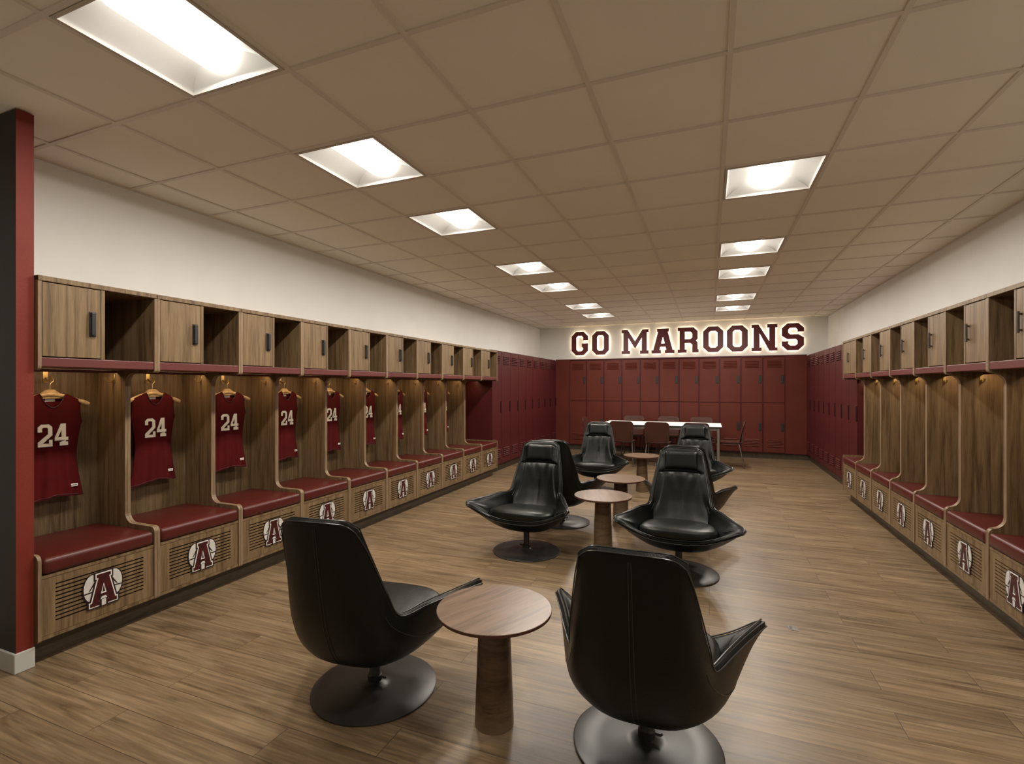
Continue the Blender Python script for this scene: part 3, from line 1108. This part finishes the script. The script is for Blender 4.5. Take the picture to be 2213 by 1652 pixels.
CAGE = [  # rows from the top of the back, under the seat, to the front rim; columns centre -> edge
    [(0, -.475, .918), (.068, -.474, .918), (.132, -.466, .912), (.168, -.450, .886)],
    [(0, -.464, .830), (.080, -.460, .830), (.150, -.442, .826), (.190, -.412, .812)],
    [(0, -.446, .715), (.095, -.440, .715), (.170, -.412, .712), (.214, -.364, .702)],
    [(0, -.424, .585), (.110, -.416, .585), (.192, -.376, .585), (.238, -.312, .584)],
    [(0, -.390, .445), (.128, -.376, .445), (.225, -.318, .450), (.260, -.240, .474)],
    [(0, -.325, .305), (.145, -.306, .308), (.262, -.226, .345), (.322, -.098, .470)],
    [(0, -.212, .215), (.158, -.188, .226), (.298, -.095, .300), (.376, .044, .462)],
    [(0, -.040, .190), (.170, -.018, .206), (.326, .068, .300), (.426, .170, .454)],
    [(0, .140, .208), (.175, .150, .230), (.333, .190, .318), (.460, .262, .446)],
    [(0, .272, .300), (.172, .275, .312), (.325, .280, .362), (.446, .288, .426)],
]


def cage_pt(s, t):
    """s in [-1,1] across, t in [0,1] from top to front"""
    R = len(CAGE) - 1
    ft = t * R
    i = min(int(ft), R - 1)
    a = ft - i
    fs = abs(s) * 3
    j = min(int(fs), 2)
    b = fs - j

    def col(row):
        r = CAGE[max(0, min(R, row))]
        if row < 0:
            r0, r1 = CAGE[0], CAGE[1]
            r = [tuple(2 * p - q for p, q in zip(x, y)) for x, y in zip(r0, r1)]
        if row > R:
            r0, r1 = CAGE[R], CAGE[R - 1]
            r = [tuple(2 * p - q for p, q in zip(x, y)) for x, y in zip(r0, r1)]

        def pt(c):
            if c < 0: return Vector((-r[-c][0], r[-c][1], r[-c][2]))
            if c > 3: return 2 * Vector(r[3]) - Vector(r[2])
            return Vector(r[c])
        return catmull(pt(j - 1), pt(j), pt(j + 1), pt(j + 2), b)
    p = catmull(col(i - 1), col(i), col(i + 1), col(i + 2), a)
    if s < 0:
        p.x = -p.x
    return p


def cage_n(s, t):
    e = .01
    du = cage_pt(min(1, s + e), t) - cage_pt(max(-1, s - e), t)
    dv = cage_pt(s, min(1, t + e)) - cage_pt(s, max(0, t - e))
    n = du.cross(dv)
    n.normalize()
    return n * (1 if n.dot(Vector((0, .6, .8)) if t > .3 else Vector((0, 1, .2))) > 0 else -1)


def make_lounge():
    root = empty('lounge_chair')
    NS, NT = 36, 54
    TH = .040

    def th(s, t):
        e = min(1 - abs(s), t * 1.4, (1 - t) * 1.4)
        arm = math.exp(-((abs(s) - .76) / .15) ** 2) * math.exp(-((t - .74) / .20) ** 4)
        return TH * (.72 + .28 * min(1, e / .15)) + .040 * arm
    mb = MB()
    P = [[cage_pt(-1 + 2 * i / NS, j / NT) for i in range(NS + 1)] for j in range(NT + 1)]
    Q = [[P[j][i] + cage_n(-1 + 2 * i / NS, j / NT) * th(-1 + 2 * i / NS, j / NT) for i in range(NS + 1)] for j in range(NT + 1)]
    vs = [p for r in P for p in r] + [p for r in Q for p in r]
    off = (NS + 1) * (NT + 1)
    idx = lambda i, j: j * (NS + 1) + i
    fs = []
    for j in range(NT):
        for i in range(NS):
            a, b, c, d = idx(i, j), idx(i + 1, j), idx(i + 1, j + 1), idx(i, j + 1)
            fs.append((a, b, c, d))
            fs.append((off + d, off + c, off + b, off + a))
    # rim: rounded lip
    rim = [(i, 0) for i in range(NS)] + [(NS, j) for j in range(NT)] + [(i, NT) for i in range(NS, 0, -1)] + [(0, j) for j in range(NT, 0, -1)]
    cen = Vector((0, -.05, .45))
    mid = []
    for (i, j) in rim:
        p, q = P[j][i], Q[j][i]
        k = rim.index((i, j))
        a, b = rim[k - 1], rim[(k + 1) % len(rim)]
        tan = (P[b[1]][b[0]] - P[a[1]][a[0]]).normalized()
        o = tan.cross((q - p).normalized())
        inward = P[min(NT - 3, max(3, j))][min(NS - 3, max(3, i))] - p
        if o.dot(inward) > 0:
            o = -o
        mid.append((p + q) / 2 + o * .012)
    mo = len(vs)
    vs += mid
    K = len(rim)
    for k in range(K):
        k2 = (k + 1) % K
        a, b = idx(*rim[k]), idx(*rim[k2])
        fs.append((a, mo + k, mo + k2, b))
        fs.append((mo + k, off + a, off + b, mo + k2))
    mb.add(vs, fs)
    shell = mb.build('shell', M['leather'], root, smooth=True, angle=50)
    # piping along the outer and inner rim, centre seam on the back, arm seams inside
    mb = MB()
    mb.tube([Q[j][i] + (m_ - (P[j][i] + Q[j][i]) / 2) * .6 for (i, j), m_ in zip(rim, mid)], .0032, 6, closed=True)
    mb.tube([P[j][i] + (m_ - (P[j][i] + Q[j][i]) / 2) * .4 for (i, j), m_ in zip(rim, mid)], .0026, 6, closed=True)
    mb.build('piping', M['piping'], shell, smooth=True)
    mb = MB()
    for dx in (-.006, .006):
        mb.tube([cage_pt(dx / .3, t) - cage_n(dx / .3, t) * .0006 for t in [.03 + .57 * k / 40 for k in range(41)]], .0016, 5)
    for sg in (-1, 1):
        mb.tube([cage_pt(sg * (.80 - .1 * k / 30), .40 + .45 * k / 30) - cage_n(sg * .8, .40 + .45 * k / 30) * .0006 for k in range(31)], .0014, 5)
        mb.tube([cage_pt(sg * (.93 - .33 * (k / 24)), .43 + .20 * k / 24) + cage_n(sg * (.93 - .33 * (k / 24)), .43 + .20 * k / 24) * (TH + .0006) for k in range(25)], .0022, 5)
    mb.build('seam', M['piping'], shell, smooth=True)

    # padded inner back between headrest and seat (with a centre crease), and the headrest roll
    def pad(s0, t0, t1, hgt, crease, p=4, nu=28, nv=28):
        def fn(u, v):
            a, b = 2 * u - 1, 2 * v - 1
            e = max(0, (1 - abs(a) ** p)) * max(0, (1 - abs(b) ** 8)) ** .5
            t = t0 + (t1 - t0) * v
            k = min(1, max(0, (t - .36) / (.62 - .36)))
            s = a * (s0 - (s0 - .64) * k * k * (3 - 2 * k)) if crease else a * s0
            h_ = TH * .80 + (hgt + TH * .20) * e
            if crease:
                h_ -= .007 * math.exp(-(a / .035) ** 2) * math.exp(-((b + .15) / .55) ** 2) * e
                h_ += .0035 * math.sin(abs(a) * 14 + b * 5) * e * math.exp(-((b + .9) / .5) ** 2)
            return cage_pt(s, t) + cage_n(s, t) * h_
        m_ = MB()
        m_.grid(fn, nu, nv)
        return m_
    pad(.975, .030, .200, .046, False, 5, 40, 30).build('headrest', M['leather'], root, smooth=True, recalc=False)
    pad(.975, .205, .63, .044, True, 3.6, 48, 56).build('back_pad', M['leather'], root, smooth=True, recalc=False)
    # seat cushion
    mb = MB()
    nseg, prof = 48, [(0.0, -.048), (.80, -.048), (.93, -.040), (.99, -.020), (1.0, .0), (.985, .022), (.93, .040), (.82, .049), (.6, .055), (.3, .058), (0.0, .059)]

    def cush(u, v):
        an = 2 * math.pi * u
        k = v * (len(prof) - 1)
        i = min(int(k), len(prof) - 2)
        f = k - i
        r = prof[i][0] * (1 - f) + prof[i + 1][0] * f
        z = prof[i][1] * (1 - f) + prof[i + 1][1] * f
        ca, sa = math.cos(an), math.sin(an)
        q = 3.6
        rr = (abs(ca) ** q + abs(sa) ** q) ** (-1 / q)
        x, y = rr * ca * r, rr * sa * r
        x *= .278 + .022 * y
        y = y * .235
        z2 = z * (1 - .12 * (x / .26) ** 2)
        return Vector((x, .040 + y, .348 + z2 + .085 * (y + .0)))
    mb.grid(cush, nseg, 30)
    mb.build('seat_cushion', M['leather'], root, smooth=True, recalc=False, merge=.00005, angle=0)
    # column and disc base
    mb = MB()
    mb.lathe([(.034, .014), (.034, .060), (.029, .064), (.026, .070), (.026, .225)], (0, 0, 0), 24)
    mb.tube([(.030, 0, .052), (.055, 0, .050), (.062, 0, .056)], .005, 8)
    mb.build('column', M['black_metal'], root, smooth=True)
    mb = MB()
    mb.lathe([(.292, 0), (.296, .003), (.296, .008), (.290, .011), (.18, .0145), (.08, .018), (.045, .024), (.034, .034), (.0, .034)], (0, 0, 0), 72)
    mb.build('base_disc', M['disc'], root, smooth=True)
    return root


CH = [((-1.512, 2.022), 7, 'with its back to the camera, front left beside the nearest side table'),
      ((-.238, 2.110), 0, 'with its back to the camera, nearest of all, front right'),
      ((-1.507, 4.190), 180, 'facing the camera, middle left beside the tallest-looking pedestal of the second table'),
      ((-.223, 4.150), 180, 'facing the camera, middle right, tucked before another turned away'),
      ((-1.474, 5.235), 1, 'turned away, half hidden behind the middle left armchair'),
      ((-.205, 5.235), -1, 'turned away, almost hidden behind the middle right armchair'),
      ((-1.480, 7.000), 186, 'facing the camera, far left beside the farthest side table'),
      ((-.185, 7.020), 180, 'facing the camera, far right, before the white table')]
LC = ['black leather swivel armchair with its back to the camera, left of the nearest round table',
      'black leather swivel armchair with its back to the camera, right of the nearest round table',
      'black leather swivel armchair facing the camera, left of the second round table',
      'black leather swivel armchair facing the camera, right of the second round table',
      'black leather swivel armchair turned away, half hidden behind the middle left one',
      'black leather swivel armchair turned away, mostly hidden behind the middle right one',
      'black leather swivel armchair facing the camera, farthest on the left',
      'black leather swivel armchair facing the camera, farthest on the right']
ch0 = make_lounge()
for k, ((x, y), rz, _) in enumerate(CH):
    o = ch0 if k == 0 else copy_tree(ch0)
    o.location = (x, y, 0)
    o.rotation_euler = (0, 0, math.radians(rz))
    tag(o, LC[k], 'chair', 'black leather swivel armchairs')


# ================================================================== ROUND SIDE TABLES
def make_side():
    root = empty('side_table')
    mb = MB()
    mb.lathe([(0, .484), (.242, .484), (.249, .488), (.250, .4995), (.2485, .5015), (0, .5015)], n=72)
    o = mb.build('tabletop', [M['top_wood'], M['edge_dark']], root, smooth=True)
    for p in o.data.polygons:
        if p.normal.z < .5:
            p.material_index = 1
    mb = MB()
    mb.lathe([(.085, 0), (.085, .006), (.067, .4835), (0, .4835)], n=48)
    mb.build('pedestal', M['pedestal'], root, smooth=True)
    return root


st0 = make_side()
TB = [(-.868, 2.000, 'nearest the camera'), (-.872, 4.420, 'second from the camera'),
      (-.862, 5.320, 'third from the camera'), (-.872, 7.190, 'farthest from the camera')]
for k, (x, y, wh) in enumerate(TB):
    o = st0 if k == 0 else copy_tree(st0)
    o.location = (x, y, 0)
    o.rotation_euler = (0, 0, math.radians((-24, 20, 75, 40)[k]))
    tag(o, 'round wooden side table with a tapered pedestal, ' + wh, 'table', 'round wooden side tables')

# ================================================================== WHITE TABLE AND ITS CHAIRS
tw = empty('work_table', (-.875, 10.17, 0))
tw2, td2, tz = 1.085, .50, .742
mb = MB()
mb.rbox(-tw2, tw2, -td2, td2, tz - .026, tz, .004)
o = mb.build('tabletop', [M['table_white'], M['black_metal']], tw)
for p in o.data.polygons:
    if p.normal.z < .3:
        p.material_index = 1
for sx in (-1, 1):
    for sy in (-1, 1):
        mb = MB()
        mb.rbox(sx * (tw2 - .06) - .022, sx * (tw2 - .06) + .022, sy * (td2 - .05) - .022, sy * (td2 - .05) + .022, 0, tz - .026, .004)
        mb.build('leg', M['steel'], tw)
mb = MB()
for sy in (-1, 1):
    mb.box(-tw2 + .082, tw2 - .082, sy * (td2 - .05) - .01, sy * (td2 - .05) + .01, tz - .075, tz - .027)
for sx in (-1, 1):
    mb.box(sx * (tw2 - .06) - .01, sx * (tw2 - .06) + .01, -td2 + .072, td2 - .072, tz - .075, tz - .027)
mb.build('apron', M['steel'], tw)
tag(tw, 'long white-topped table with grey metal legs before the back wall lockers', 'table')


def make_dining():
    """faces +Y"""
    root = empty('stacking_chair')

    def back(u, v):
        s = 2 * u - 1
        w = .212 - .012 * (1 - v) + .006 * math.sin(v * math.pi)
        r = max(0, abs(s) - .7) / .3
        z = .455 + .375 * v - (.045 * r ** 2.4 if v > .5 else -.02 * r ** 2) * abs(2 * v - 1)
        y = -.185 - .075 * v - .028 * (1 - s * s) + .03
        return Vector((w * s, y, z))
    mb = MB()
    n = 20
    mb.grid(back, n, 14)
    mb.grid(lambda u, v: back(u, v) + Vector((0, -.011, 0)), n, 14, flip=True)
    for e in range(2):
        mb.grid(lambda u, v, e=e: back(e, v) + Vector((0, -.011 * u, 0)), 1, 14)
        mb.grid(lambda u, v, e=e: back(u, e) + Vector((0, -.011 * v, 0)), n, 1)
    mb.build('backrest', M['chair_shell'], root, smooth=True, merge=.0002)

    def seat(u, v):
        s = 2 * u - 1
        w = .205 + .012 * v
        y = -.20 + .42 * v
        z = .452 + .010 * s * s - .018 * math.exp(-((v - 1) / .12) ** 2) + .012 * math.exp(-(v / .12) ** 2)
        return Vector((w * s, y, z))
    mb = MB()
    mb.grid(seat, n, 14)
    mb.grid(lambda u, v: seat(u, v) + Vector((0, 0, -.012)), n, 14, flip=True)
    for e in range(2):
        mb.grid(lambda u, v, e=e: seat(e, v) + Vector((0, 0, -.012 * u)), 1, 14)
        mb.grid(lambda u, v, e=e: seat(u, e) + Vector((0, 0, -.012 * v)), n, 1)
    mb.build('seat', M['chair_shell'], root, smooth=True, merge=.0002)
    for sx in (-1, 1):
        mb = MB()
        mb.tube([(sx * .165, .13, .437), (sx * .185, .175, .425), (sx * .205, .205, .02), (sx * .206, .206, 0)], .0115, 8)
        mb.build('leg', M['chair_metal'], root, smooth=True)
        mb = MB()
        mb.tube([(sx * .165, -.12, .437), (sx * .185, -.16, .425), (sx * .212, -.245, .02), (sx * .213, -.248, 0)], .0115, 8)
        mb.build('leg', M['chair_metal'], root, smooth=True)
        mb = MB()
        mb.tube([(sx * .165, -.16, .436), (sx * .190, -.205, .450), (sx * .190, -.212, .56), (sx * .185, -.222, .64)], .010, 8)
        mb.build('back_support', M['chair_metal'], root, smooth=True)
    mb = MB()
    for y in (-.12, .13):
        mb.tube([(-.165, y, .434), (.165, y, .434)], .009, 8)
    for sx in (-1, 1):
        mb.tube([(sx * .165, -.12, .434), (sx * .165, .13, .434)], .009, 8)
    mb.build('seat_frame', M['chair_metal'], root, smooth=True)
    return root


dc0 = make_dining()
DC = [((-1.500, 9.50), 2, 'near side of the white table, left one'), ((-.860, 9.46), -1, 'near side of the white table, middle one'), ((-.210, 9.50), 0, 'near side of the white table, right one'),
      ((-1.510, 10.86), 181, 'far side of the white table, left one'), ((-.800, 10.86), 179, 'far side of the white table, middle one'), ((-.150, 10.86), 180, 'far side of the white table, right one'),
      ((-2.120, 10.10), -90, 'at the left end of the white table'), ((.340, 10.02), 88, 'at the right end of the white table')]
for k, ((x, y), rz, wh) in enumerate(DC):
    o = dc0 if k == 0 else copy_tree(dc0)
    o.location = (x, y, 0)
    o.rotation_euler = (0, 0, math.radians(rz))
    tag(o, 'maroon-brown stacking chair with metal legs, ' + wh, 'chair', 'chairs around the white table')

# ================================================================== FLOOR OUTLET
fo = empty('floor_outlet', (.468, 3.457, 0), math.radians(3))
mb = MB()
mb.rbox(-.028, .028, -.036, .036, 0, .002, .0008, 1)
mb.build('cover_plate', M['outlet'], fo)
mb = MB()
mb.box(-.018, -.004, -.022, .016, .002, .0026)
mb.build('socket_lid', M['outlet_dark'], fo)
tag(fo, 'small grey outlet plate set in the floor right of the chairs', 'outlet')
